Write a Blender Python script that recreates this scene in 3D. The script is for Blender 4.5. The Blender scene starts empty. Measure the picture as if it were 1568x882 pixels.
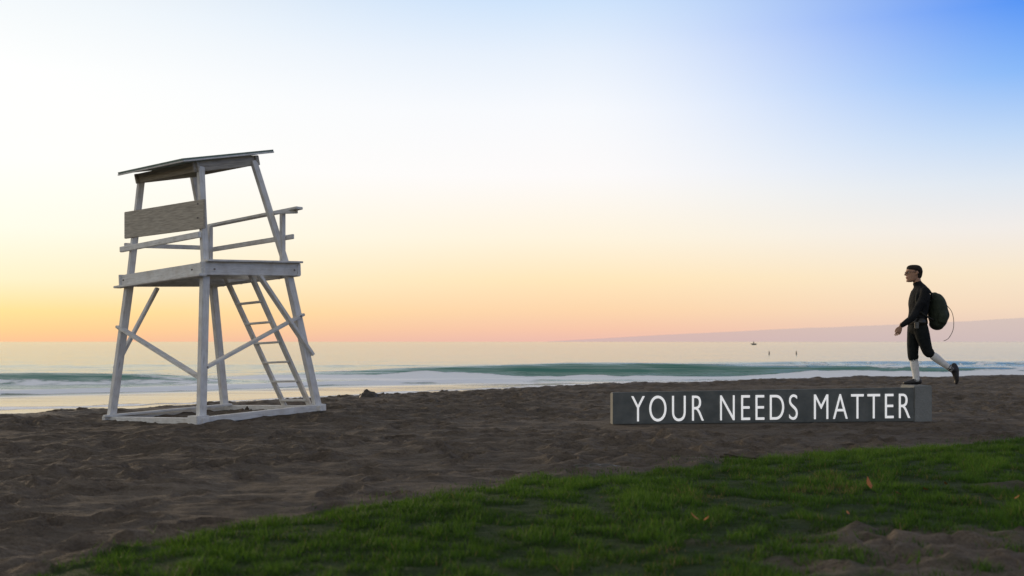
import bpy, bmesh, math, random
import numpy as np
from mathutils import Vector, Matrix, kdtree
random.seed(3); rng=np.random.default_rng(5)
sc=bpy.context.scene
sc.view_settings.view_transform='Standard'; sc.view_settings.look='None'; sc.view_settings.exposure=0
COL=sc.collection
R=math.radians
CAMH=1.17; SEA=-0.6

# ---------------------------------------------------------------- helpers
def lin(c):
    return tuple(((v/255)/12.92 if v/255<=0.04045 else (((v/255)+.055)/1.055)**2.4) for v in c)+(1,)
def link(o): COL.objects.link(o); return o
def empty(name,loc=(0,0,0),rz=0):
    e=bpy.data.objects.new(name,None); e.location=loc; e.rotation_euler=(0,0,rz); e.empty_display_size=.2
    return link(e)
def mesh_obj(name,verts,faces,mat=None,parent=None,smooth=False):
    me=bpy.data.meshes.new(name); me.from_pydata([tuple(v) for v in verts],[],faces); me.update()
    if mat: me.materials.append(mat)
    if smooth: me.polygons.foreach_set('use_smooth',[True]*len(me.polygons))
    o=link(bpy.data.objects.new(name,me))
    if parent: o.parent=parent
    return o
def nt(name):
    m=bpy.data.materials.new(name); m.use_nodes=True; t=m.node_tree
    return m,t,t.nodes['Principled BSDF'],t.nodes,t.links
def noise(N,L,vec,scale,detail=4,rough=.55,dim='3D'):
    n=N.new('ShaderNodeTexNoise'); n.inputs['Scale'].default_value=scale; n.inputs['Detail'].default_value=detail
    n.inputs['Roughness'].default_value=rough
    if vec is not None: L.new(vec,n.inputs['Vector'])
    return n.outputs['Fac']
def ramp(N,L,fac,stops,interp='LINEAR'):
    r=N.new('ShaderNodeValToRGB'); r.color_ramp.interpolation=interp
    e=r.color_ramp.elements
    e[0].position=stops[0][0]; e[0].color=stops[0][1]
    e[1].position=stops[-1][0]; e[1].color=stops[-1][1]
    for p,c in stops[1:-1]:
        x=e.new(p); x.color=c
    L.new(fac,r.inputs['Fac']); return r.outputs['Color']
def mapping(N,L,scale,src='Object'):
    tc=N.new('ShaderNodeTexCoord'); m=N.new('ShaderNodeMapping'); m.inputs['Scale'].default_value=scale
    L.new(tc.outputs[src],m.inputs['Vector']); return m.outputs['Vector']
def math_(N,L,op,a,b=None,c=None,clamp=False):
    m=N.new('ShaderNodeMath'); m.operation=op; m.use_clamp=clamp
    for i,v in enumerate((a,b,c)):
        if v is None: continue
        if isinstance(v,(int,float)): m.inputs[i].default_value=v
        else: L.new(v,m.inputs[i])
    return m.outputs[0]
def mixc(N,L,fac,a,b,blend='MIX'):
    m=N.new('ShaderNodeMix'); m.data_type='RGBA'; m.blend_type=blend
    if isinstance(fac,(int,float)): m.inputs[0].default_value=fac
    else: L.new(fac,m.inputs[0])
    for i,v in ((6,a),(7,b)):
        if isinstance(v,tuple): m.inputs[i].default_value=v
        else: L.new(v,m.inputs[i])
    return m.outputs[2]
def bump(N,L,h,strength,dist,normal=None):
    b=N.new('ShaderNodeBump'); b.inputs['Strength'].default_value=strength; b.inputs['Distance'].default_value=dist
    L.new(h,b.inputs['Height'])
    if normal is not None: L.new(normal,b.inputs['Normal'])
    return b.outputs['Normal']
def simple_mat(name,c1,c2,scale=20,rough=.8,bs=.2,bd=.003,stretch=(1,1,1)):
    m,t,p,N,L=nt(name); v=mapping(N,L,stretch); f=noise(N,L,v,scale,5)
    L.new(ramp(N,L,f,[(.3,c1+(1,)),(.7,c2+(1,))]),p.inputs['Base Color']); p.inputs['Roughness'].default_value=rough
    L.new(bump(N,L,f,bs,bd),p.inputs['Normal']); return m

_perm=rng.random((256,256))
def vnoise(x,y):
    xi=np.floor(x).astype(int); yi=np.floor(y).astype(int); fx=x-xi; fy=y-yi
    fx=fx*fx*(3-2*fx); fy=fy*fy*(3-2*fy)
    g=lambda a,b:_perm[a&255,b&255]
    return (g(xi,yi)*(1-fx)+g(xi+1,yi)*fx)*(1-fy)+(g(xi,yi+1)*(1-fx)+g(xi+1,yi+1)*fx)*fy
def fbm(x,y,o=4):
    s=0;a=1;t=0
    for i in range(o):
        s=s+a*vnoise(x+17.3*i,y+9.1*i); t+=a; a*=.5; x=x*2.03; y=y*2.03
    return s/t
def sstep(a,b,x):
    t=np.clip((x-a)/(b-a),0,1); return t*t*(3-2*t)

# ---------------------------------------------------------------- layout curves
def shore(x): return np.interp(x,[-400,-60,-15,-8.4,-4.05,0,3.9,10.6,17.6,60,400],[-60,0,13,17.0,22.6,26.6,29.6,33.8,36.6,48,90])
def gedge(x): return np.interp(x,[-60,-6,-2.8,-2.36,-2.15,-1.62,0,1.96,6.15,12,30,80],[-8,0.5,4.0,5.05,5.75,6.62,8.26,9.7,12.3,15,20,26])
TN=np.array([-4.386,14.45]); TA=np.array([-1.919,1.65]); TB=np.array([1.356,1.55])
Minv=np.linalg.inv(np.array([TA,TB]).T)
def tilt(u,v): return -.1*u+.085*v
def ground_z(x,y,detail=True):
    x=np.asarray(x,float); y=np.asarray(y,float)
    u=Minv[0,0]*(x-TN[0])+Minv[0,1]*(y-TN[1]); v=Minv[1,0]*(x-TN[0])+Minv[1,1]*(y-TN[1])
    d2=((x+4.67)**2+(y-16.05)**2)
    w=np.exp(-(d2/(2.6**2))**2)
    z=tilt(np.clip(u,-1,2),np.clip(v,-1,2))*w
    near=np.exp(-((np.hypot(x-1,y-14)/45)**4))
    z=z+(fbm(x*.35+3,y*.35+8,3)-.5)*.10*near*(1-w*.9)
    s=(x-1.42)*.992+(y-14.45)*.123; q=-(x-1.42)*.123+(y-14.45)*.992
    pad=np.exp(-((np.clip(np.abs(s-2.4)-2.5,0,9))**2)/.3)*np.exp(-((np.clip(np.abs(q-.1)-.35,0,9))**2)/.15)
    z=z*(1-pad)
    if detail:
        g=sstep(.15,-.15,y-gedge(x)-(fbm(x*1.3,y*1.3,3)-.5)*.9)
        amp=(1-g*.8)*(1-pad*.8)*(1-w*.35)*near
        r=fbm(x*2.2+30,y*3.2+4,4)-.5
        r2=np.abs(fbm(x*1.0+50,y*5.0+40,3)-.5)*2
        r3=fbm(x*5.5+3,y*7+14,3)-.5
        patchy=.5+1.1*sstep(.35,.65,fbm(x*.5+11,y*.7+5,2))
        z=z+amp*patchy*(r*.080+(.35-r2)*.065+r3*.060)
    z=z+.05*sstep(.3,-1.0,y-gedge(x))*near
    d=y-shore(x)-(fbm(x*.3,y*.1+5,3)-.5)*.8
    z=z-np.where(d>-2.0,np.minimum(.013*(np.clip(d+2.0,0,99))**2,.05*np.clip(d+2.0,0,999)+0.0),0)*1.35
    return np.maximum(z,-6)

def grid_obj(name,xs,ys,zf,mat,attrs={}):
    X,Y=np.meshgrid(xs,ys); Z=zf(X,Y)
    nx,ny=len(xs),len(ys)
    me=bpy.data.meshes.new(name)
    co=np.stack([X.ravel(),Y.ravel(),Z.ravel()],1).astype(np.float32)
    i=np.arange((nx-1)*(ny-1)); r=i//(nx-1); c=i%(nx-1); a=r*nx+c
    f=np.stack([a,a+1,a+nx+1,a+nx],1).astype(np.int32)
    me.vertices.add(len(co)); me.vertices.foreach_set('co',co.ravel())
    me.loops.add(f.size); me.loops.foreach_set('vertex_index',f.ravel())
    me.polygons.add(len(f)); me.polygons.foreach_set('loop_start',np.arange(0,f.size,4,dtype=np.int32))
    me.polygons.foreach_set('use_smooth',np.ones(len(f),bool))
    me.update(calc_edges=True)
    for k,fn in attrs.items():
        at=me.attributes.new(k,'FLOAT','POINT'); at.data.foreach_set('value',fn(X,Y).ravel().astype(np.float32))
    me.materials.append(mat)
    return link(bpy.data.objects.new(name,me))
def axis(lo,hi,step,far_lo,far_hi,g=1.25):
    c=list(np.arange(lo,hi,step)); s=step; x=lo; left=[]
    while x>far_lo: s*=g; x-=s; left.append(x)
    s=step; x=c[-1]
    while x<far_hi: s*=g; x+=s; c.append(x)
    return np.array(left[::-1]+c)

# ---------------------------------------------------------------- world
SUN_AZ=R(-42); SUN_EL=R(6)
w=bpy.data.worlds.new("World"); sc.world=w; w.use_nodes=True
t=w.node_tree; N=t.nodes; L=t.links; bg=N['Background']
tc=N.new('ShaderNodeTexCoord'); sp=N.new('ShaderNodeSeparateXYZ'); L.new(tc.outputs['Generated'],sp.inputs[0])
x,y,z=sp.outputs
hl=math_(N,L,'SQRT',math_(N,L,'ADD',math_(N,L,'MULTIPLY',x,x),math_(N,L,'MULTIPLY',y,y)))
hx=math_(N,L,'DIVIDE',x,math_(N,L,'MAXIMUM',hl,.001)); hy=math_(N,L,'DIVIDE',y,math_(N,L,'MAXIMUM',hl,.001))
def sk(st): return [(p,lin(c)) for p,c in st]
UP=[(.5,(190,188,188)),(1,(162,164,170))]
Lf=ramp(N,L,z,sk([(0,(247,192,150)),(.010,(251,205,146)),(.027,(255,222,152)),(.055,(255,239,202)),(.10,(255,250,234)),(.16,(254,254,250)),(.235,(253,254,253)),(.29,(243,248,251))]+UP))
Cf=ramp(N,L,z,sk([(0,(236,188,174)),(.012,(246,198,170)),(.03,(252,213,172)),(.06,(255,230,188)),(.10,(254,243,221)),(.16,(253,250,249)),(.22,(247,249,253)),(.27,(231,240,252)),(.316,(206,227,251))]+UP))
Rf=ramp(N,L,z,sk([(0,(222,197,188)),(.015,(233,207,190)),(.03,(243,218,193)),(.06,(247,230,204)),(.10,(240,235,232)),(.14,(220,230,242)),(.18,(186,213,246)),(.23,(128,181,248)),(.286,(66,142,245))]+UP))
def mr(v,a,b,c=0,d=1):
    m=N.new('ShaderNodeMapRange'); m.interpolation_type='SMOOTHSTEP'
    L.new(v,m.inputs[0])
    for i,q in enumerate((a,b,c,d)): m.inputs[i+1].default_value=q
    return m.outputs[0]
c1=mixc(N,L,mr(hx,-.5,.05),Lf,Cf); c2=mixc(N,L,mr(hx,.04,.52),c1,Rf)
back=mr(hy,-.3,.75,.85,1.0)
vm=N.new('ShaderNodeVectorMath'); vm.operation='SCALE'; L.new(c2,vm.inputs[0]); L.new(back,vm.inputs['Scale'])
sky=N.new('ShaderNodeTexSky'); sky.sky_type='NISHITA'; sky.sun_disc=False; sky.sun_elevation=SUN_EL; sky.sun_rotation=SUN_AZ
v2=N.new('ShaderNodeVectorMath'); v2.operation='SCALE'; L.new(sky.outputs[0],v2.inputs[0]); v2.inputs['Scale'].default_value=.003
va=N.new('ShaderNodeVectorMath'); va.operation='ADD'; L.new(vm.outputs[0],va.inputs[0]); L.new(v2.outputs[0],va.inputs[1])
L.new(va.outputs[0],bg.inputs['Color']); bg.inputs['Strength'].default_value=1.0
sd=bpy.data.lights.new('sun','SUN'); sd.energy=1.9; sd.angle=R(4); sd.color=(1,.76,.5)
so=link(bpy.data.objects.new('sun',sd))
sdir=Vector((math.sin(SUN_AZ)*math.cos(SUN_EL),math.cos(SUN_AZ)*math.cos(SUN_EL),math.sin(SUN_EL)))
so.rotation_euler=sdir.to_track_quat('Z','Y').to_euler(); so.location=(-20,20,12)

# ---------------------------------------------------------------- camera
cd=bpy.data.cameras.new('camera'); cam=link(bpy.data.objects.new('camera',cd)); sc.camera=cam
cam.location=(0,0,CAMH); cam.rotation_euler=(R(90),0,0); cd.lens=36; cd.sensor_width=36
cd.shift_y=82/1568; cd.clip_end=30000; cd.clip_start=.05
cd.dof.use_dof=True; cd.dof.focus_distance=15; cd.dof.aperture_fstop=2.0

# ---------------------------------------------------------------- ground
def a_patch(x,y):
    d=np.hypot((x-2.35)/1.25,(y-5.25)/.75)+(fbm(x*3,y*3,4)-.5)*1.6
    p=sstep(1.15,.45,d)
    d2=np.hypot((x-3.9)/.7,(y-7.6)/.22)+(fbm(x*3+9,y*3,4)-.5)*1.2
    return np.maximum(p,.6*sstep(1.0,.6,d2))
def a_grass(x,y):
    g=sstep(.12,-.12,y-gedge(x)-(fbm(x*1.5,y*1.5,4)-.5)*.9)
    return g*(1-a_patch(x,y))
def a_wet(x,y):
    return sstep(-3.8,.3,y-shore(x)-(fbm(x*.5,y*.5,3)-.5)*2.0)
m,t,p,N,L=nt('ground_sand')
oc=mapping(N,L,(1,1,1))
n2=noise(N,L,oc,60,4,.7); n3=noise(N,L,mapping(N,L,(.5,1.6,1)),3.5,7,.7); n4=noise(N,L,mapping(N,L,(.3,1.3,1)),.9,5,.65); n5=noise(N,L,mapping(N,L,(.7,1.4,1)),11,5,.7)
sand=ramp(N,L,n3,[(.30,(.060,.046,.034,1)),(.48,(.150,.122,.093,1)),(.70,(.235,.195,.152,1))])
sand=mixc(N,L,.30,sand,ramp(N,L,n2,[(.3,(.03,.025,.02,1)),(.7,(.30,.255,.205,1))]))
sand=mixc(N,L,math_(N,L,'MULTIPLY',ramp(N,L,n5,[(.36,(1,1,1,1)),(.50,(0,0,0,1))]),.55),sand,(.055,.044,.034,1))
sand=mixc(N,L,math_(N,L,'MULTIPLY',ramp(N,L,n4,[(.40,(1,1,1,1)),(.60,(0,0,0,1))]),.45),sand,(.078,.063,.049,1))
at=N.new('ShaderNodeAttribute'); at.attribute_name='wet'
sand=mixc(N,L,math_(N,L,'MULTIPLY',at.outputs['Fac'],.85),sand,(.085,.062,.042,1))
ag=N.new('ShaderNodeAttribute'); ag.attribute_name='grass'
soil=ramp(N,L,n2,[(.3,(.016,.032,.007,1)),(.7,(.042,.075,.016,1))])
L.new(mixc(N,L,ag.outputs['Fac'],sand,soil),p.inputs['Base Color'])
L.new(math_(N,L,'MULTIPLY_ADD',at.outputs['Fac'],-.4,.9),p.inputs['Roughness'])
p.inputs['Specular IOR Level'].default_value=.2
b1=bump(N,L,n2,.8,.014); b3=bump(N,L,n5,.9,.045,b1); b2=bump(N,L,n3,1.0,.10,b3); L.new(b2,p.inputs['Normal'])
gx=axis(-14,18,.06,-6000,6000); 
ys=[4.0]; 
while ys[-1]<40: ys.append(ys[-1]+.035+.0022*(ys[-1]-4))
lo=[];s=.05;yy=4.0
while yy>-3000: s*=1.3; yy-=s; lo.append(yy)
hi=[];s=.12;yy=ys[-1]
while yy<90: s*=1.25; yy+=s; hi.append(yy)
gy=np.array(lo[::-1]+ys+hi)
prints=[]
for k in range(44):
    px,py=rng.uniform(-9,11),rng.uniform(6,24); a=rng.uniform(-.5,.5)+(math.pi if rng.random()<.5 else 0)
    for j in range(int(rng.integers(6,22))):
        s=(-1)**j*.1
        prints.append((px+math.cos(a)*.62*j-math.sin(a)*s,py+math.sin(a)*.62*j+math.cos(a)*s,a)); a+=rng.normal()*.05
for k in range(1100): prints.append((rng.uniform(-10,13),rng.uniform(5,24),rng.uniform(0,6.28)))
def gz_full(X,Y):
    Z=ground_z(X,Y); xs=X[0]; yv=Y[:,0]
    for (px,py,a) in prints:
        if py<gedge(px)+.1: continue
        s=(px-1.42)*.992+(py-14.45)*.123; q=-(px-1.42)*.123+(py-14.45)*.992
        if -.4<s<5.3 and -.5<q<.8: continue
        i0,i1=np.searchsorted(xs,[px-.4,px+.4]); j0,j1=np.searchsorted(yv,[py-.4,py+.4])
        if i1<=i0 or j1<=j0: continue
        dx=X[j0:j1,i0:i1]-px; dy=Y[j0:j1,i0:i1]-py
        u=dx*math.cos(a)+dy*math.sin(a); v=-dx*math.sin(a)+dy*math.cos(a)
        r=np.hypot(u/.15,v/.08)
        Z[j0:j1,i0:i1]+=-.048*np.exp(-r**4)+.026*np.exp(-((r-1.35)/.3)**2)
    return Z+ a_patch(X,Y)*((fbm(X*5,Y*7,3)-.45)*.13+(fbm(X*14,Y*16,3)-.5)*.07)*(np.abs(X-2.5)<3)
grid_obj('ground',gx,gy,gz_full,m,{'grass':a_grass,'wet':a_wet})

# ---------------------------------------------------------------- grass
m,t,p,N,L=nt('grass_blades')
at=N.new('ShaderNodeAttribute'); at.attribute_name='tint'
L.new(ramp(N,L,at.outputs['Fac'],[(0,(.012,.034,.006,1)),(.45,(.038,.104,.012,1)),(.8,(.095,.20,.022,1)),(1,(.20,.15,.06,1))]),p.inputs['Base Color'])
p.inputs['Roughness'].default_value=.6; p.inputs['Specular IOR Level'].default_value=.2
tr=N.new('ShaderNodeBsdfTranslucent'); L.new(ramp(N,L,at.outputs['Fac'],[(0,(.03,.08,.005,1)),(.85,(.17,.30,.03,1)),(1,(.18,.15,.05,1))]),tr.inputs['Color'])
mx=N.new('ShaderNodeMixShader'); mx.inputs[0].default_value=.35
L.new(p.outputs[0],mx.inputs[1]); L.new(tr.outputs[0],mx.inputs[2]); L.new(mx.outputs[0],N['Material Output'].inputs['Surface'])
nb=760000
bx=rng.uniform(-4,9.5,nb); by=rng.uniform(3.8,15,nb)
ins=(np.abs(bx)<by*.56+.5); bx,by=bx[ins],by[ins]; nb=len(bx)
g=a_grass(bx,by)
clump=fbm(bx*7,by*7,3); big=fbm(bx*1.2+4,by*1.2,3)
keep=rng.random(nb)<(g*(.40+1.2*sstep(.3,.6,clump))*np.interp(by,[4,8,13],[1,.8,.6]))+.03*(a_patch(bx,by)>.3)
fringe=(rng.random(nb)<.05)&(by<gedge(bx)+.45)
keep|=fringe
bx,by,clump,big=bx[keep],by[keep],clump[keep],big[keep]; n=len(bx)
bz=ground_z(bx,by)-.006
hgt=(.012+.042*sstep(.32,.68,clump))*(.6+.8*rng.random(n))*(.7+.6*big)
ang=rng.uniform(0,math.pi*2,n); wd=rng.uniform(.0022,.0045,n); la=rng.uniform(0,6.28,n); ln=hgt*rng.uniform(.1,1.0,n)
co=np.zeros((n,3,3),np.float32)
co[:,0,0]=bx-np.cos(ang)*wd; co[:,0,1]=by-np.sin(ang)*wd; co[:,0,2]=bz
co[:,1,0]=bx+np.cos(ang)*wd; co[:,1,1]=by+np.sin(ang)*wd; co[:,1,2]=bz
co[:,2,0]=bx+np.cos(la)*ln; co[:,2,1]=by+np.sin(la)*ln; co[:,2,2]=bz+hgt
me=bpy.data.meshes.new('lawn_grass'); me.vertices.add(n*3); me.vertices.foreach_set('co',co.ravel())
me.loops.add(n*3); me.loops.foreach_set('vertex_index',np.arange(n*3,dtype=np.int32))
me.polygons.add(n); me.polygons.foreach_set('loop_start',np.arange(0,n*3,3,dtype=np.int32)); me.update(calc_edges=True)
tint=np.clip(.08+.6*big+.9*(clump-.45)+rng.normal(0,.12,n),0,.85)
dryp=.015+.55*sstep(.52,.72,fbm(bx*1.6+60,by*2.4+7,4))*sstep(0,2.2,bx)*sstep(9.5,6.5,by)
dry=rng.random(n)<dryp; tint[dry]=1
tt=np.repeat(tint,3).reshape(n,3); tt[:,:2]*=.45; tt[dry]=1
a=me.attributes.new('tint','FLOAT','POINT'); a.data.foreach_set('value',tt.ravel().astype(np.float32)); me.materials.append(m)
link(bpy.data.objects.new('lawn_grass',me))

# ---------------------------------------------------------------- sea
def c1y(x): return 52+.03*x+.6*np.sin(x*.13)
def amp1(x): return np.interp(x,[-60,-14,-10,-6,-2,3,8,14,26,40,60,120],[0,.08,.25,.42,.56,.72,.68,.56,.46,.42,.3,0])
def wline(x): return np.interp(x,[-200,-17,-11,-7,0,60],[20,34.5,38.5,42.5,46,60])
def prof(d,f,b): return np.where(d<0,np.exp(-(d/f)**2),np.exp(-(d/b)**2))
def sea_z(x,y):
    nn=(fbm(x*.25+7,y*.6,3)-.5)
    z=amp1(x)*prof(y-c1y(x)-nn*.8,1.25,4.6)
    a2=np.interp(x,[-80,-40,-20,-16,-12,-5],[.25,.38,.42,.36,.1,0]); z=z+a2*prof(y-44.5-nn*.8-.15*(x+18),.9,3)
    z=z+.12*prof(y-wline(x)-nn,.5,2.5)*np.interp(x,[-100,-2,4],[1,1,0])
    z=z+np.interp(x,[-60,0,20,100],[.1,.15,.35,.3])*prof(y-74-nn*2-.04*x,3,6)
    z=z+np.interp(y,[26,40,60,140,400],[.0,.02,.06,.08,0])*(fbm(x*.35,y*.9,4)-.5)*1.6
    return SEA+z
def foam(x,y):
    nn=(fbm(x*.5+7,y*.8,4)-.5); n2=fbm(x*1.3,y*2.0,4); n3_=fbm(x*.22+40,y*.5,3)
    d=y-c1y(x)-nn*.9
    edge=-.75-.9*np.interp(x,[-4,1,10,16],[0,1,1,0.1])
    f=sstep(-5.2,-3.4,d+n3_*1.2)*sstep(0,-.6,d-edge)*np.interp(x,[-24,-12,60,90],[.3,1,1,0])*(.75+.6*n2)
    f=np.maximum(f,sstep(-12,-9,d)*sstep(-3,-5,d)*(.10+.85*sstep(.45,.65,fbm(x*.4+4,y*1.6,4)))*np.interp(x,[-20,-12],[0,1]))
    f=np.maximum(f,sstep(.58,.68,fbm(x*.3+2,y*.3,3))*np.exp(-(d/.8)**2)*np.interp(x,[9,18],[0,1]))
    f=np.maximum(f,np.exp(-((d+.05)/.28)**2)*np.interp(x,[-12,-9,0,2,9,14],[.9,.9,.35,.15,.35,.95])*(n2>.4))
    d3=y-wline(x)-nn*1.6
    f=np.maximum(f,sstep(-1.6,-.6,d3)*sstep(3.8,1.0,d3)*np.interp(x,[-100,0,3],[1,1,0])*(.5+.8*n2))
    d4=y-shore(x)-13.0-nn*2.4
    f=np.maximum(f,.9*np.exp(-(d4/.8)**2)*(n2+.3))
    d2=y-44.5-.15*(x+18); f=np.maximum(f,sstep(-3.6,-2,d2)*sstep(-.5,-1.1,d2)*np.interp(x,[-60,-14,-10],[.8,.8,0])*(n2+.25))
    d5=y-74-.04*x-nn*3; f=np.maximum(f,np.exp(-((d5+2)/1.2)**2)*np.interp(x,[14,24],[0,.9])*sstep(.4,.6,n2))
    return np.clip(f,0,1)
def shallow(x,y): return sstep(1.0,-3.0,y-wline(x))
m,t,p,N,L=nt('sea_water')
af=N.new('ShaderNodeAttribute'); af.attribute_name='foam'; ash=N.new('ShaderNodeAttribute'); ash.attribute_name='shallow'
v1=mapping(N,L,(.35,1,1)); fine=noise(N,L,v1,3.0,6,.62); mid=noise(N,L,mapping(N,L,(.10,.45,1)),1.0,5,.6); far=noise(N,L,mapping(N,L,(.012,.07,1)),1.0,4,.6)
base=mixc(N,L,ash.outputs['Fac'],(.050,.20,.155,1),(.16,.12,.09,1))
fn=noise(N,L,mapping(N,L,(.8,1.6,1)),2.2,7,.7)
ff=math_(N,L,'ADD',math_(N,L,'MULTIPLY',af.outputs['Fac'],1.35),math_(N,L,'MULTIPLY_ADD',fn,1.1,-.82),clamp=False)
fm=N.new('ShaderNodeMapRange'); fm.interpolation_type='SMOOTHSTEP'; L.new(ff,fm.inputs[0]); fm.inputs[1].default_value=.22; fm.inputs[2].default_value=.62
fmask=math_(N,L,'MULTIPLY',fm.outputs[0],math_(N,L,'GREATER_THAN',af.outputs['Fac'],.03))
L.new(mixc(N,L,fmask,base,(.90,.92,.94,1)),p.inputs['Base Color'])
L.new(math_(N,L,'MULTIPLY_ADD',fmask,.7,.10),p.inputs['Roughness']); p.inputs['IOR'].default_value=1.33
ampf=math_(N,L,'MULTIPLY_ADD',ash.outputs['Fac'],-.85,1.0)
hsum=math_(N,L,'MULTIPLY',math_(N,L,'ADD',math_(N,L,'MULTIPLY',fine,.045),math_(N,L,'ADD',math_(N,L,'MULTIPLY',mid,.22),math_(N,L,'MULTIPLY',far,.8))),ampf)
hs2=math_(N,L,'ADD',hsum,math_(N,L,'MULTIPLY',fmask,.08))
L.new(bump(N,L,hs2,.65,1.0),p.inputs['Normal'])
sx=axis(-32,36,.3,-9000,9000,1.22)
sy=list(np.arange(15,24,.8))+list(np.arange(24,62,.16)); s=.16
while sy[-1]<14000: s=min(s*1.06,s+200); sy.append(sy[-1]+s)
grid_obj('sea',sx,np.array(sy),sea_z,m,{'foam':foam,'shallow':shallow})

# far headland, haze painted in by emission and part transparency
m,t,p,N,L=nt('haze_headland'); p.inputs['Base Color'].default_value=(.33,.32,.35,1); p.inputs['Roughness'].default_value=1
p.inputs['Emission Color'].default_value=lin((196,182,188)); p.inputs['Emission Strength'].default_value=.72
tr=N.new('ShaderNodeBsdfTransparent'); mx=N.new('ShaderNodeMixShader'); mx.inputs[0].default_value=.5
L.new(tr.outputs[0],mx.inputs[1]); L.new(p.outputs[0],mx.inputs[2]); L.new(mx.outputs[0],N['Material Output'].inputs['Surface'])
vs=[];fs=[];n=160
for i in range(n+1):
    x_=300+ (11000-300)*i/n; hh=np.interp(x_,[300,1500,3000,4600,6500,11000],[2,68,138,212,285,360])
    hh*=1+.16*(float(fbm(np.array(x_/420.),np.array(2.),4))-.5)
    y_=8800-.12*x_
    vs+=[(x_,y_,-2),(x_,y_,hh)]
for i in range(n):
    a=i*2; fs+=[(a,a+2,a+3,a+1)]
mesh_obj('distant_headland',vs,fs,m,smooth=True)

# ---------------------------------------------------------------- lifeguard chair
m,t,p,N,L=nt('weathered_white_paint')
v=mapping(N,L,(2,18,18)); f=noise(N,L,v,2.5,8,.65); f2=noise(N,L,mapping(N,L,(1,1,1)),5,5,.6); oi=N.new('ShaderNodeObjectInfo')
c=ramp(N,L,f,[(.25,(.34,.33,.31,1)),(.42,(.66,.67,.67,1)),(.7,(.84,.85,.85,1))])
c=mixc(N,L,math_(N,L,'MULTIPLY',ramp(N,L,f2,[(.45,(0,0,0,1)),(.75,(1,1,1,1))]),.5),c,(.40,.36,.30,1))
c=mixc(N,L,math_(N,L,'MULTIPLY',oi.outputs['Random'],.22),c,(.42,.43,.43,1))
L.new(c,p.inputs['Base Color']); p.inputs['Roughness'].default_value=.6; L.new(bump(N,L,f,.35,.006),p.inputs['Normal'])
PAINT=m
WOOD=simple_mat('bare_weathered_wood',(.26,.24,.205),(.52,.485,.42),3,.8,.4,.006,(1.5,22,22))
ROOFM=simple_mat('roof_green_felt',(.10,.15,.13),(.19,.25,.22),12,.7)
METAL=simple_mat('bolt_metal',(.12,.11,.10),(.25,.22,.2),30,.5)
tower=empty('lifeguard_chair',(0,0,0))
def W(u,v,h): 
    q=TN+u*TA+v*TB; return Vector((q[0],q[1],h+tilt(u,v)))
def WZ(u,v,z): 
    q=TN+u*TA+v*TB; return Vector((q[0],q[1],z))
def beam(name,a,b,w_,t_,ref=(0,0,1),mat=None,parent=None,bev=.006):
    a=Vector(a);b=Vector(b); ax=(b-a); l=ax.length; ax.normalize(); ref=Vector(ref)
    sd_=ref.cross(ax)
    if sd_.length<1e-3: sd_=Vector((1,0,0)).cross(ax)
    sd_.normalize(); up=ax.cross(sd_)
    bm=bmesh.new(); bmesh.ops.create_cube(bm,size=1)
    for v_ in bm.verts: v_.co=Vector((v_.co.x*l,v_.co.y*w_,v_.co.z*t_))
    bmesh.ops.bevel(bm,geom=list(bm.edges),offset=min(bev,w_*.2,t_*.2),segments=2,affect='EDGES')
    me=bpy.data.meshes.new(name); bm.to_mesh(me); bm.free(); me.materials.append(mat or PAINT)
    o=link(bpy.data.objects.new(name,me)); M=Matrix((ax,sd_,up)).transposed().to_4x4(); M.translation=(a+b)/2
    o.matrix_world=M; o.parent=parent or tower
    return o
NB,LB,RB,BB=W(0,0,.02),W(1,0,.02),W(0,1,.02),W(1,1,.02)
NM,LM,RM,BM=WZ(.09,.10,2.28),WZ(.90,.09,2.19),WZ(.10,.80,2.34),WZ(.90,.80,2.25)
NT,LT,RT,BT=WZ(.178,.133,3.72),WZ(.834,.133,3.69),WZ(.178,.575,3.93),WZ(.834,.575,3.90)
AV=Vector((TA[0],TA[1],-.1)).normalized(); BV=Vector((TB[0],TB[1],.085)).normalized()
for nm,a,b,c in (('near',NB,NM,NT),('rear',LB,LM,LT),('side',RB,RM,RT),('seaward',BB,BM,BT)):
    beam('leg_'+nm,a,b+(b-a).normalized()*.03,.115,.095,AV); beam('post_'+nm,b-(c-b).normalized()*.12,c,.095,.075,AV)
beam('skid_rear',W(-.05,0,.045),W(1.05,0,.045),.12,.09)
beam('skid_front',W(-.05,1,.045),W(1.06,1,.045),.12,.085)
beam('skid_side_1',W(0,-.05,.052),W(0,1.06,.052),.10,.10)
beam('skid_side_2',W(1,-.06,.052),W(1,1.06,.052),.10,.10)
beam('foot_block',W(-.045,-.02,.06),W(.05,-.02,.06),.20,.14)
beam('foot_plate',W(.98,-.07,.11),W(.9,.98,.105),.09,.035)
beam('rim_rear',W(.03,.055,2.21),W(.97,.055,2.21),.045,.185)
beam('rim_rear_ledge',W(.02,.03,2.118),W(.975,.03,2.118),.12,.035)
beam('rim_front',W(.03,.85,2.20),W(.97,.85,2.20),.045,.185)
beam('rim_side_1',W(.045,.03,2.215),W(.045,.875,2.215),.045,.19)
beam('rim_side_2',W(.945,.03,2.215),W(.945,.875,2.215),.045,.19)
beam('rim_side_cap',W(.03,.06,2.325),W(.03,.87,2.325),.12,.03)
for i in range(4): 
    u_=.2+.2*i; beam('joist_%d'%(i+1),W(u_,.07,2.16),W(u_,.83,2.16),.045,.13)
for i in range(10):
    v_=.10+.078*i
    u0=.06 if not (.44<v_<.70) else .42
    beam('deck_board_%d'%(i+1),W(u0,v_,2.275),W(.935,v_,2.275),.145,.03,mat=WOOD)
beam('backrest',W(.06,.075,3.00),W(.955,.085,3.09),.035,.42,mat=WOOD)
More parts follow.
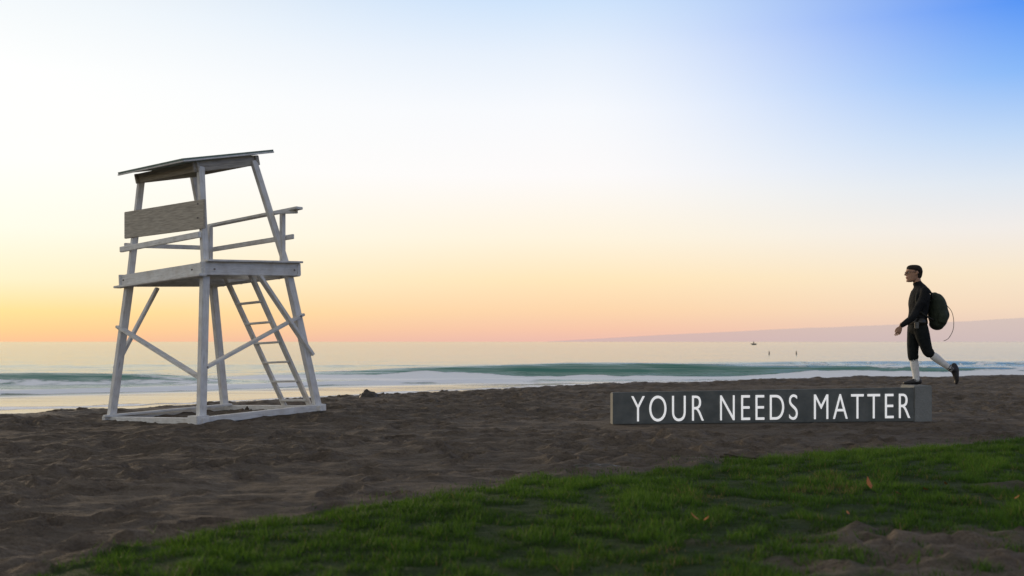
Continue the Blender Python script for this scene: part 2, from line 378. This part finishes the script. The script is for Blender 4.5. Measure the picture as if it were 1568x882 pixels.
beam('lower_back_rail',W(.09,.06,2.71),W(.97,.06,2.71),.05,.085)
beam('seat_side_rail',W(.925,.06,2.77),W(.93,.78,2.77),.045,.07)
beam('rail_post_1',W(.10,.765,2.2),W(.10,.765,3.12),.07,.07,AV); beam('rail_post_2',W(.88,.765,2.2),W(.88,.765,3.12),.07,.07,AV)
beam('top_rail',W(.92,.80,3.14),W(-.03,.80,3.14),.13,.04)
beam('top_rail_side',W(.10,.69,3.10),W(.02,.83,3.10),.05,.05)
beam('mid_rail',W(.90,.80,2.735),W(.03,.80,2.72),.035,.075)
beam('brace_rear',W(.965,.035,1.50),W(.03,.03,.64),.04,.10,BV)
beam('brace_left_knee',W(.935,.34,2.10),W(.985,.02,.84),.045,.09,AV)
beam('brace_side_long',W(.035,.02,.76),W(.045,.90,1.52),.04,.115,AV)
beam('brace_side_knee',W(.035,.50,2.12),W(.02,.965,.88),.05,.10,AV)
for i,u_ in enumerate((.09,.345)): beam('ladder_rail_%d'%(i+1),W(u_,.455,2.22),W(u_,1.02,.03),.045,.10,AV)
for i in range(7):
    k=(i+.55)/7; v_=.455+(.565)*k; h_=2.22-2.19*k
    beam('ladder_rung_%d'%(i+1),W(.085,v_,h_),W(.35,v_,h_),.10,.03)
rn,rl,rr=WZ(.14,-.034,3.76),WZ(.86,-.034,3.755),WZ(.14,.72,4.105); rb=rl+rr-rn
nrm=(rl-rn).cross(rr-rn).normalized(); 
if nrm.z<0: nrm=-nrm
vs=[]
for q in (rn,rl,rb,rr): vs.append(q)
for q in (rn,rl,rb,rr): vs.append(q+nrm*.028)
mesh_obj('roof_panel',vs,[(0,1,2,3),(4,7,6,5),(0,4,5,1),(1,5,6,2),(2,6,7,3),(3,7,4,0)],ROOFM,tower)
beam('roof_trim_side',rn-nrm*.012,rr-nrm*.012,.03,.022,nrm)
beam('roof_trim_rear',rn-nrm*.013,rl-nrm*.013,.03,.02,nrm)
def RP(a,b,off): return rn+(rl-rn)*a+(rr-rn)*b-nrm*off
beam('roof_beam_side_1',RP(.06,.13,.105),RP(.06,.86,.105),.045,.15,nrm,WOOD)
beam('roof_beam_side_2',RP(.94,.13,.105),RP(.94,.86,.105),.045,.15,nrm,WOOD)
beam('roof_beam_rear',RP(.03,.17,.10),RP(.93,.17,.10),.045,.14,nrm,WOOD)
beam('roof_beam_front',RP(.03,.82,.10),RP(.97,.82,.10),.045,.14,nrm,WOOD)
for i in range(3): beam('roof_rafter_%d'%(i+1),RP(.25+.25*i,.19,.06),RP(.25+.25*i,.80,.06),.04,.08,nrm,WOOD)
def bolt(pt,n_):
    beam('bolt',pt-n_*.01,pt+n_*.012,.026,.026,(0,0,1),METAL,bev=.008)
for (u_,v_,h_) in ((.07,.02,.66),(.93,.015,1.46),(.12,.02,2.21),(.88,.02,2.21),(.1,.05,2.95),(.1,.05,3.15)): bolt(W(u_,v_,h_),-BV)
for (u_,v_,h_) in ((.015,.06,.8),(.02,.86,1.49),(.02,.12,2.2),(.02,.8,2.2)): bolt(W(u_,v_,h_),-AV)

# ---------------------------------------------------------------- low wall with lettering
m,t,p,N,L=nt('concrete'); oc=mapping(N,L,(1,1,1)); f=noise(N,L,oc,2.5,8,.7); f2=noise(N,L,oc,70,3,.6)
c=ramp(N,L,f,[(.3,(.13,.145,.145,1)),(.7,(.23,.25,.245,1))]); c=mixc(N,L,.25,c,ramp(N,L,f2,[(.3,(.06,.06,.06,1)),(.7,(.36,.36,.36,1))]))
L.new(c,p.inputs['Base Color']); p.inputs['Roughness'].default_value=.85; L.new(bump(N,L,f2,.3,.004),p.inputs['Normal']); CONC=m
PANEL=simple_mat('sign_panel_slate',(.075,.088,.088),(.135,.148,.145),5,.75,.25,.004)
m,t,p,N,L=nt('white_letter_glow'); p.inputs['Base Color'].default_value=(.9,.9,.9,1); p.inputs['Roughness'].default_value=.4
p.inputs['Emission Color'].default_value=(1,1,1,1); p.inputs['Emission Strength'].default_value=.45; LET=m  # unlit letters given an added glow so they read pure white
wall=empty('low_wall_sign',(1.42,14.45,0),math.atan2(.59,4.76))
def wbox(name,x0,x1,y0,y1,z0,zl,zr,mat,bev=.012):
    bm=bmesh.new(); bmesh.ops.create_cube(bm,size=1)
    for v_ in bm.verts:
        rx=v_.co.x>0; v_.co=Vector((x1 if rx else x0,y1 if v_.co.y>0 else y0,(zr if rx else zl) if v_.co.z>0 else z0))
    bmesh.ops.bevel(bm,geom=list(bm.edges),offset=bev,segments=3,affect='EDGES')
    me=bpy.data.meshes.new(name); bm.to_mesh(me); bm.free(); me.materials.append(mat)
    o=link(bpy.data.objects.new(name,me)); o.parent=wall; return o
wbox('wall_body',0.01,4.50,0.012,.20,-.2,.445,.49,PANEL)
wbox('end_pier',4.503,4.79,-.004,.40,-.2,.523,.525,CONC,.015)
wbox('panel',0.0,4.49,-.012,.010,.005,.452,.497,PANEL,.004)
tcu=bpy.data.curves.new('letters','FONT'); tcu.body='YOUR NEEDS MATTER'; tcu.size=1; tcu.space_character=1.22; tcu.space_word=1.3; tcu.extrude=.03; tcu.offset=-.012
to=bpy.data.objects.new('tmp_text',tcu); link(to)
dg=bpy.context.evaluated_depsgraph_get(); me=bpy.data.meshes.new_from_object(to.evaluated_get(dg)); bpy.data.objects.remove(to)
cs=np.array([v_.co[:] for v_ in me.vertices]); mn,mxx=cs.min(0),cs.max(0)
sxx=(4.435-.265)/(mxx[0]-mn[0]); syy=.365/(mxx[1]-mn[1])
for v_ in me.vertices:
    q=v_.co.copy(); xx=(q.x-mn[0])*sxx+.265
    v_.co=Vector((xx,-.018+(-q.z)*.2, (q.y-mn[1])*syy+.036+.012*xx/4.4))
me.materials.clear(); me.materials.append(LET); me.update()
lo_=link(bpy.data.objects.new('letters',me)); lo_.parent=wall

# ---------------------------------------------------------------- man
def cr(P,k):
    out=[]
    n=len(P)
    for i in range(n-1):
        p0=P[max(i-1,0)];p1=P[i];p2=P[i+1];p3=P[min(i+2,n-1)]
        for j in range(k):
            s=j/k; out.append(.5*((2*p1)+(-p0+p2)*s+(2*p0-5*p1+4*p2-p3)*s*s+(-p0+3*p1-3*p2+p3)*s**3))
    out.append(P[-1]); return out
class Body:
    def __init__(s): s.v=[];s.f=[];s.lab=[]
    def tube(s,pts,rad,label,k=4,seg=16,wide=(0,1,0)):
        P=[np.array(tuple(p)+((r,r) if isinstance(r,(int,float)) else tuple(r)),float) for p,r in zip(pts,rad)]
        Q=cr(P,k); wide=np.array(wide,float); n=len(Q); b=len(s.v)
        def tan(i):
            a=Q[max(i-1,0)][:3];c=Q[min(i+1,n-1)][:3]; d=c-a; return d/np.linalg.norm(d)
        rings=[]
        t0=tan(0);t1=tan(n-1)
        r0=min(Q[0][3],Q[0][4]); r1=min(Q[-1][3],Q[-1][4])
        for a in (.95,.75,.4): 
            rings.append((Q[0][:3]-t0*r0*a*.8,t0,Q[0][3]*math.sqrt(1-a*a),Q[0][4]*math.sqrt(1-a*a)))
        for i,q in enumerate(Q): rings.append((q[:3],tan(i),q[3],q[4]))
        for a in (.4,.75,.95): rings.append((Q[-1][:3]+t1*r1*a*.8,t1,Q[-1][3]*math.sqrt(1-a*a),Q[-1][4]*math.sqrt(1-a*a)))
        for c,t_,ra,rb_ in rings:
            e2=wide-t_*wide.dot(t_); e2/=np.linalg.norm(e2); e1=np.cross(t_,e2)
            for j in range(seg):
                a=2*math.pi*j/seg; s.v.append(c+e1*ra*math.cos(a)+e2*rb_*math.sin(a)); s.lab.append(label)
        m_=len(rings)
        for i in range(m_-1):
            for j in range(seg):
                a=b+i*seg+j; c=b+i*seg+(j+1)%seg; s.f.append((a,c,c+seg,a+seg))
        s.f.append(tuple(b+j for j in range(seg))[::-1]); s.f.append(tuple(b+(m_-1)*seg+j for j in range(seg)))
    def shell(s,S,label,seg=28,sub=4):
        Q=cr([np.array(q,float) for q in S],sub); b=len(s.v)
        for z_,a,c,w_ in Q:
            for j in range(seg):
                t=2*math.pi*j/seg; s.v.append(np.array(((a+c)/2-(c-a)/2*math.cos(t),CY+w_*math.sin(t),z_))); s.lab.append(label)
        m_=len(Q)
        for i in range(m_-1):
            for j in range(seg):
                p=b+i*seg+j; q=b+i*seg+(j+1)%seg; s.f.append((p,q,q+seg,p+seg))
        s.f.append(tuple(b+j for j in range(seg))[::-1]); s.f.append(tuple(b+(m_-1)*seg+j for j in range(seg)))
    def build(s,name,voxel,mats,parent,smooth=2,disp=None):
        me=bpy.data.meshes.new('tmp'); me.from_pydata([tuple(map(float,v)) for v in s.v],[],s.f)
        bm=bmesh.new(); bm.from_mesh(me); bmesh.ops.recalc_face_normals(bm,faces=bm.faces); bm.to_mesh(me); bm.free()
        o=link(bpy.data.objects.new('tmp',me))
        md=o.modifiers.new('r','REMESH'); md.mode='VOXEL'; md.voxel_size=voxel
        if smooth:
            ms=o.modifiers.new('s','SMOOTH'); ms.factor=.5; ms.iterations=smooth
        dg=bpy.context.evaluated_depsgraph_get(); m2=bpy.data.meshes.new_from_object(o.evaluated_get(dg)); bpy.data.objects.remove(o)
        m2.name=name; m2.materials.clear()
        labs=list(mats.keys())
        for l_ in labs: m2.materials.append(mats[l_])
        kd=kdtree.KDTree(len(s.v))
        for i,v in enumerate(s.v): kd.insert(Vector(v),i)
        kd.balance()
        for pl in m2.polygons:
            _,i,_=kd.find(pl.center); pl.material_index=labs.index(s.lab[i]); pl.use_smooth=True
        if disp:
            for pl in m2.polygons:
                k=disp(pl.center,labs[pl.material_index])
                if k: pl.material_index=labs.index(k)
        o=link(bpy.data.objects.new(name,m2)); o.parent=parent; return o
JACK=simple_mat('jacket_black',(.006,.0075,.009),(.018,.020,.023),9,.85,1.0,.03)
PANT=simple_mat('trousers_black',(.007,.010,.011),(.016,.020,.021),9,.85,1.0,.03)
SOCK=simple_mat('socks_white',(.60,.62,.63),(.76,.77,.78),30,.9)
SHOE=simple_mat('shoe_black',(.008,.008,.009),(.02,.02,.022),20,.5)
SKIN=simple_mat('skin',(.34,.19,.125),(.43,.25,.17),14,.55,.05,.002)
HAIR=simple_mat('hair_dark',(.014,.011,.010),(.04,.034,.030),60,.8,.6,.004)
for q in (JACK,PANT,HAIR): q.node_tree.nodes['Principled BSDF'].inputs['Specular IOR Level'].default_value=.15
LEN=simple_mat('glasses_dark',(.006,.006,.006),(.012,.012,.012),10,.3)
man=empty('walking_man',(0,0,0))
CY=15.2
B_=Body()
P3=lambda x,z,y=CY:(x,y,z)
B_.tube([P3(6.01,1.36),P3(6.015,1.43),P3(6.02,1.47)],[(.115,.165),(.128,.175),(.125,.165)],'pants')
B_.tube([P3(6.02,1.52),P3(6.03,1.60),P3(6.04,1.70),P3(6.055,1.84),P3(6.055,1.93),P3(6.045,1.975),P3(6.03,2.01),P3(6.015,2.035)],
        [(.130,.175),(.128,.172),(.138,.185),(.137,.195),(.112,.185),(.088,.135),(.069,.080),(.064,.067)],'jacket')
yl=CY-.20
B_.tube([P3(6.065,1.915,yl+.035),P3(6.035,1.82,yl+.0),P3(5.955,1.69,yl-.02),P3(5.86,1.53,yl-.03),P3(5.845,1.51,yl-.03),P3(5.78,1.46,yl-.02),P3(5.705,1.405,yl-.01)],
        [.070,.066,.057,.051,.050,.046,.036],'jacket')
yr=CY+.20
B_.tube([P3(6.065,1.915,yr-.035),P3(6.09,1.82,yr+.01),P3(6.13,1.64,yr+.03),P3(6.11,1.54,yr+.03),P3(6.07,1.42,yr+.01)],[.068,.062,.051,.046,.036],'jacket')
yR=CY+.085
B_.tube([P3(6.01,1.38,yR),P3(6.00,1.25,yR),P3(5.985,1.10,yR),P3(5.985,.96,yR),P3(5.997,.93,yR)],[(.105,.09),(.10,.09),(.086,.08),(.076,.072),(.078,.074)],'pants')
B_.tube([P3(6.0,.875,yR),P3(6.01,.81,yR),P3(6.025,.72,yR),P3(6.035,.60,yR)],[.060,.061,.053,.046],'sock')
B_.tube([P3(6.085,.572,yR),P3(6.03,.575,yR),P3(5.96,.565,yR),P3(5.90,.556,yR),P3(5.855,.552,yR)],[(.042,.038),(.050,.042),(.038,.046),(.029,.045),(.022,.034)],'shoe')
yL=CY-.085
B_.tube([P3(6.03,1.38,yL),P3(6.06,1.26,yL),P3(6.10,1.13,yL),P3(6.135,1.03,yL),P3(6.165,1.00,yL)],[(.108,.09),(.105,.09),(.088,.08),(.077,.074),(.074,.072)],'pants')
B_.tube([P3(6.225,.955,yL),P3(6.28,.912,yL),P3(6.36,.85,yL),P3(6.475,.77,yL)],[.061,.060,.050,.043],'sock')
B_.tube([P3(6.525,.825,yL),P3(6.535,.76,yL),P3(6.55,.68,yL),P3(6.56,.61,yL),P3(6.555,.555,yL)],[(.040,.038),(.062,.042),(.046,.045),(.034,.045),(.024,.034)],'shoe')
B_.tube([P3(6.47,.78,yL),P3(6.53,.745,yL)],[.052,.05],'shoe')
B_.build('body',.008,{'jacket':JACK,'pants':PANT,'sock':SOCK,'shoe':SHOE},man,3)
H=Body()
H.shell([(2.052,5.880,5.93,.020),(2.058,5.868,5.955,.034),(2.075,5.860,5.99,.050),(2.10,5.856,6.03,.060),(2.14,5.854,6.055,.068),(2.18,5.856,6.070,.074),(2.22,5.853,6.076,.077),(2.25,5.860,6.072,.076),(2.275,5.880,6.055,.066),(2.292,5.91,6.03,.045),(2.298,5.94,6.0,.02)],'skin')
H.tube([(6.03,CY,1.99),(6.015,CY,2.05),(5.995,CY,2.13)],[(.060,.058),(.057,.056),(.058,.058)],'skin')
H.tube([(5.857,CY,2.205),(5.843,CY,2.18),(5.832,CY,2.160)],[(.008,.009),(.011,.011),(.012,.014)],'skin')
H.tube([(5.846,CY-.012,2.154),(5.846,CY+.012,2.154)],[.008,.008],'skin',wide=(0,0,1))
H.tube([(5.858,CY-.022,2.124),(5.851,CY,2.126),(5.858,CY+.022,2.124)],[.006,.007,.006],'lip',wide=(0,0,1))
H.tube([(5.859,CY-.020,2.112),(5.853,CY,2.111),(5.859,CY+.020,2.112)],[.006,.007,.006],'lip',wide=(0,0,1))
H.tube([(5.870,CY-.042,2.213),(5.856,CY-.02,2.216),(5.856,CY+.02,2.216),(5.870,CY+.042,2.213)],[.006,.007,.007,.006],'skin',wide=(0,0,1))
H.tube([(5.868,CY-.014,2.068),(5.868,CY+.014,2.068)],[.014,.014],'skin',wide=(0,0,1))
for s in (-1,1):
    H.tube([(5.975,CY+s*.078,2.205),(5.986,CY+s*.083,2.187),(5.972,CY+s*.078,2.158)],[(.017,.009),(.019,.009),(.011,.007)],'skin')
H.shell([(2.105,6.02,6.055,.045),(2.12,6.00,6.070,.060),(2.15,6.0,6.080,.070),(2.19,6.002,6.086,.077),(2.215,5.99,6.088,.082),(2.228,5.925,6.088,.083),(2.245,5.866,6.086,.084),(2.27,5.862,6.074,.079),(2.292,5.880,6.052,.064),(2.305,5.91,6.02,.040),(2.309,5.94,5.99,.015)],'hair')
LIP=simple_mat('lips',(.30,.14,.11),(.34,.17,.13),14,.5,.05,.001)
def hairline(c,l):
    if l=='lip': return None
    ear=abs(c.y-CY)>.079 and 5.955<c.x<6.003 and 2.14<c.z<2.215
    zl=np.interp(c.x,[5.86,5.89,5.93,5.955,5.965,5.995,6.0,6.06,6.09],[2.243,2.236,2.228,2.222,2.185,2.18,2.11,2.108,2.108])
    if ear: return 'skin'
    return 'hair' if c.z>zl else 'skin'
H.build('head',.004,{'skin':SKIN,'hair':HAIR,'lip':LIP},man,2,hairline)
def tubeobj(name,pts,r,mat,parent,k=5,seg=8,wide=(0,1,0.01)):
    T=Body(); T.tube(pts,[r]*len(pts),'a',k=k,seg=seg,wide=wide)
    return mesh_obj(name,T.v,T.f,mat,parent,True)
EYEW=simple_mat('eye_white',(.6,.6,.6),(.65,.65,.65),5,.2)
def ball(name,c,r,mat,parent,sc_=(1,1,1)):
    bm=bmesh.new(); bmesh.ops.create_uvsphere(bm,u_segments=14,v_segments=10,radius=r)
    for v_ in bm.verts: v_.co=Vector((v_.co.x*sc_[0]+c[0],v_.co.y*sc_[1]+c[1],v_.co.z*sc_[2]+c[2]))
    me=bpy.data.meshes.new(name); bm.to_mesh(me); bm.free(); me.materials.append(mat)
    for q in me.polygons: q.use_smooth=True
    o=link(bpy.data.objects.new(name,me)); o.parent=parent; return o
for i,s in enumerate((-1,1)):
    ball('eye_%d'%(i+1),(5.872,CY+s*.033,2.192),.011,EYEW,man); ball('iris_%d'%(i+1),(5.863,CY+s*.034,2.192),.005,LEN,man)
    c=(5.845,CY+s*.034,2.190); pts=[(c[0]+.012*abs(math.cos(a)),c[1]+.024*math.cos(a),c[2]+.014*math.sin(a)) for a in np.linspace(0,2*math.pi,13)]
    tubeobj('glasses_rim_%d'%(i+1),pts,.0020,LEN,man,k=2,wide=(1,0,.01))
    tubeobj('glasses_temple_%d'%(i+1),[(5.856,CY+s*.058,2.196),(5.88,CY+s*.078,2.198),(5.975,CY+s*.088,2.198)],.0026,LEN,man)
tubeobj('glasses_bridge',[(5.845,CY-.010,2.196),(5.840,CY,2.198),(5.845,CY+.010,2.196)],.0020,LEN,man,wide=(1,0,.01))
def hand(name,wr,d,palm_in):
    d=np.array(d,float); d/=np.linalg.norm(d); pin=np.array((0,palm_in,0),float); wdir=np.cross(pin,d); 
    if wdir[0]>0: wdir=-wdir
    wr=np.array(wr,float); Hd=Body()
    Hd.tube([wr-d*.045,wr,wr+d*.03,wr+d*.075,wr+d*.092],[(.026,.022),(.026,.019),(.034,.017),(.039,.015),(.036,.012)],'skin',wide=tuple(pin))
    for i,(ln_,o_) in enumerate(((.070,.029),(.078,.010),(.072,-.010),(.056,-.029))):
        b=wr+d*(.086-.004*abs(i-1))+wdir*o_
        curl=.36+.12*i; q=b; pts=[b-d*.015,b]; dd=d.copy()
        for k_,fr in enumerate((.45,.32,.23)):
            a=curl*(.6+.9*k_); dd=d*math.cos(a)+pin*math.sin(a)+wdir*(o_*1.0); dd/=np.linalg.norm(dd); q=q+dd*ln_*fr; pts.append(q)
        Hd.tube(pts,[.0083,.0085,.0078,.0072,.006],'skin',k=3,seg=10,wide=tuple(wdir))
    b=wr+d*.02+wdir*.025; pts=[b,b+d*.028+wdir*.017+pin*.008,b+d*.055+wdir*.019+pin*.018,b+d*.078+wdir*.013+pin*.026]
    Hd.tube(pts,[.013,.012,.010,.0075],'skin',k=3,seg=10,wide=tuple(pin))
    Hd.build(name,.003,{'skin':SKIN},man,1)
hand('left_hand',(5.69,yl-.008,1.388),(-.34,.05,-.94),1)
hand('right_hand',(6.055,yr+.008,1.385),(-.15,0,-.98),-1)
B2=Body(); B2.tube([(6.018,CY,1.448),(6.02,CY,1.470)],[(.137,.186),(.137,.184)],'a',seg=32); mesh_obj('belt',B2.v,B2.f,LEN,man,True)
B2=Body(); B2.tube([(5.94,CY-.170,1.44),(5.94,CY-.170,1.37)],[(.035,.022),(.032,.022)],'a',seg=12); mesh_obj('belt_pouch',B2.v,B2.f,simple_mat('pouch_grey',(.08,.08,.075),(.16,.16,.15),20,.6),man,True)

# ---------------------------------------------------------------- backpack
PACK=simple_mat('backpack_olive',(.009,.017,.010),(.024,.037,.020),12,.8,.8,.02); STR=simple_mat('strap_dark',(.008,.010,.008),(.014,.017,.014),30,.8)
pack=empty('backpack',(0,0,0))
K=Body()
K.tube([P3(6.30,1.42),P3(6.32,1.48),P3(6.325,1.58),P3(6.31,1.72),P3(6.285,1.81),P3(6.26,1.85)],[(.100,.14),(.128,.155),(.140,.16),(.128,.155),(.100,.135),(.06,.09)],'a',seg=24)
K.tube([P3(6.39,1.49),P3(6.415,1.56),P3(6.40,1.65)],[(.06,.10),(.066,.115),(.055,.10)],'a')
K.tube([P3(6.32,1.46,CY-.15),P3(6.33,1.53,CY-.155),P3(6.32,1.60,CY-.15)],[(.06,.04),(.07,.042),(.06,.03)],'a')
K.build('bag',.008,{'a':PACK},pack,3)
for i,s in enumerate((-1,1)):
    tubeobj('shoulder_strap_%d'%(i+1),[(6.22,CY+s*.08,1.80),(6.165,CY+s*.10,1.91),(6.08,CY+s*.115,1.975),(6.0,CY+s*.12,1.93),(5.955,CY+s*.12,1.83),(5.955,CY+s*.15,1.70),(6.02,CY+s*.180,1.58),(6.20,CY+s*.13,1.49)],.014,STR,pack)
tubeobj('top_handle',[(6.24,CY-.03,1.85),(6.23,CY-.02,1.89),(6.23,CY+.02,1.89),(6.24,CY+.03,1.85)],.007,STR,pack)
tubeobj('hanging_cord',[(6.42,CY-.09,1.70),(6.475,CY-.12,1.61),(6.50,CY-.13,1.48),(6.49,CY-.13,1.34),(6.43,CY-.12,1.22),(6.36,CY-.12,1.18)],.0045,STR,pack)

# ---------------------------------------------------------------- small things
DARK=simple_mat('wet_kelp',(.012,.010,.007),(.05,.04,.028),14,.5,.8,.02)
def lump(name,c,sx_,sy_,sz_,mat,seed=0,n=34):
    vs=[];fs=[]
    for i in range(n+1):
        for j in range(n+1):
            a=(i/n-.5)*2;b=(j/n-.5)*2; r=math.hypot(a,b)
            h=max(0,1-r**2.2)*(0.35+1.3*float(fbm(np.array(a*3+seed+9),np.array(b*3+seed+3),4)))
            vs.append((c[0]+a*sx_,c[1]+b*sy_,c[2]+h*sz_-.015))
    for i in range(n):
        for j in range(n): a=i*(n+1)+j; fs.append((a,a+n+1,a+n+2,a+1))
    return mesh_obj(name,vs,fs,mat,None,True)
def gz(x_,y_): return float(ground_z(np.array([x_]),np.array([y_]))[0])
lump('beach_rock',(-3.0,21.6,gz(-3.0,21.6)),.25,.22,.16,DARK,1)
lump('seaweed_pile',(.75,9.25,gz(.75,9.25)),.32,.12,.04,DARK,4)
lump('seaweed_pile',(7.2,13.6,gz(7.2,13.6)),.12,.1,.04,DARK,7)
lump('seaweed_pile',(-1.6,9.0,gz(-1.6,9.0)),.12,.08,.03,DARK,11)
DW=simple_mat('driftwood',(.03,.022,.015),(.09,.07,.05),20,.8,.6,.01)
dw=empty('driftwood',(2.25,9.95,gz(2.25,9.95)+.015))
for i,(pts,r) in enumerate((([(-.22,.03,.02),(-.05,0,.02),(.1,-.02,.01),(.24,-.05,.0)],.014),([(-.05,0,.02),(-.12,-.03,.04),(-.2,-.05,.05)],.008),([(.08,-.02,.01),(.16,.04,.03)],.007))):
    tubeobj('branch_%d'%(i+1),pts,r,DW,dw)
LF=simple_mat('leaf_orange',(.26,.08,.02),(.48,.19,.05),20,.7)
vs=[];fs=[]
for (lx,ly,s_,up) in ((2.60,7.45,.045,.08),(2.72,7.2,.030,.03),(1.10,6.15,.030,.04),(2.95,7.3,.030,.03),(3.2,7.55,.025,.03),(1.16,6.12,.02,.03),(3.4,6.9,.02,.03),(.6,6.9,.015,.02),(2.1,6.4,.02,.02)):
    a=random.uniform(0,6.28); z0=gz(lx,ly)+.035; b=len(vs); ca,sa=math.cos(a),math.sin(a)
    for (p_,q_,r_) in ((-1,0,0),(-.3,.42,.3),(.5,.32,.6),(1.1,0,1),(.5,-.32,.5),(-.3,-.42,.2)):
        vs.append((lx+(p_*ca-q_*sa)*s_,ly+(p_*sa+q_*ca)*s_,z0+r_*up))
    fs+=[(b,b+1,b+2,b+3),(b,b+3,b+4,b+5)]
mesh_obj('fallen_leaves',vs,fs,LF,None,True)
bt=empty('small_boat',(131,555,SEA+.1)); HM=simple_mat('boat_hull_dark',(.02,.022,.026),(.05,.05,.055),3,.5)
T=Body(); T.tube([(-1.6,0,.45),(-.9,0,.3),(0,0,.25),(.9,0,.28),(1.5,0,.35)],[(.08,.1),(.32,.5),(.38,.6),(.36,.55),(.25,.4)],'a'); mesh_obj('hull',T.v,T.f,HM,bt,True)
T=Body(); T.tube([(-.1,0,.5),(-.05,0,.95),(0,0,1.35),(0,0,1.6)],[.22,.28,.2,.09],'a'); T.tube([(0,0,1.6),(0,0,1.85)],[.11,.1],'a'); mesh_obj('rower',T.v,T.f,HM,bt,True)
for sx_,sy_ in ((34.9,139),(38.6,139)):
    e=empty('surfer',(sx_,sy_,SEA-.12)); T=Body(); T.tube([(0,0,-.1),(0,0,.18),(0,0,.36),(0,0,.42)],[(.08,.10),(.08,.13),(.08,.15),(.05,.05)],'a'); T.tube([(0,0,.45),(0,0,.56)],[.06,.06],'a'); mesh_obj('torso',T.v,T.f,HM,e,True)
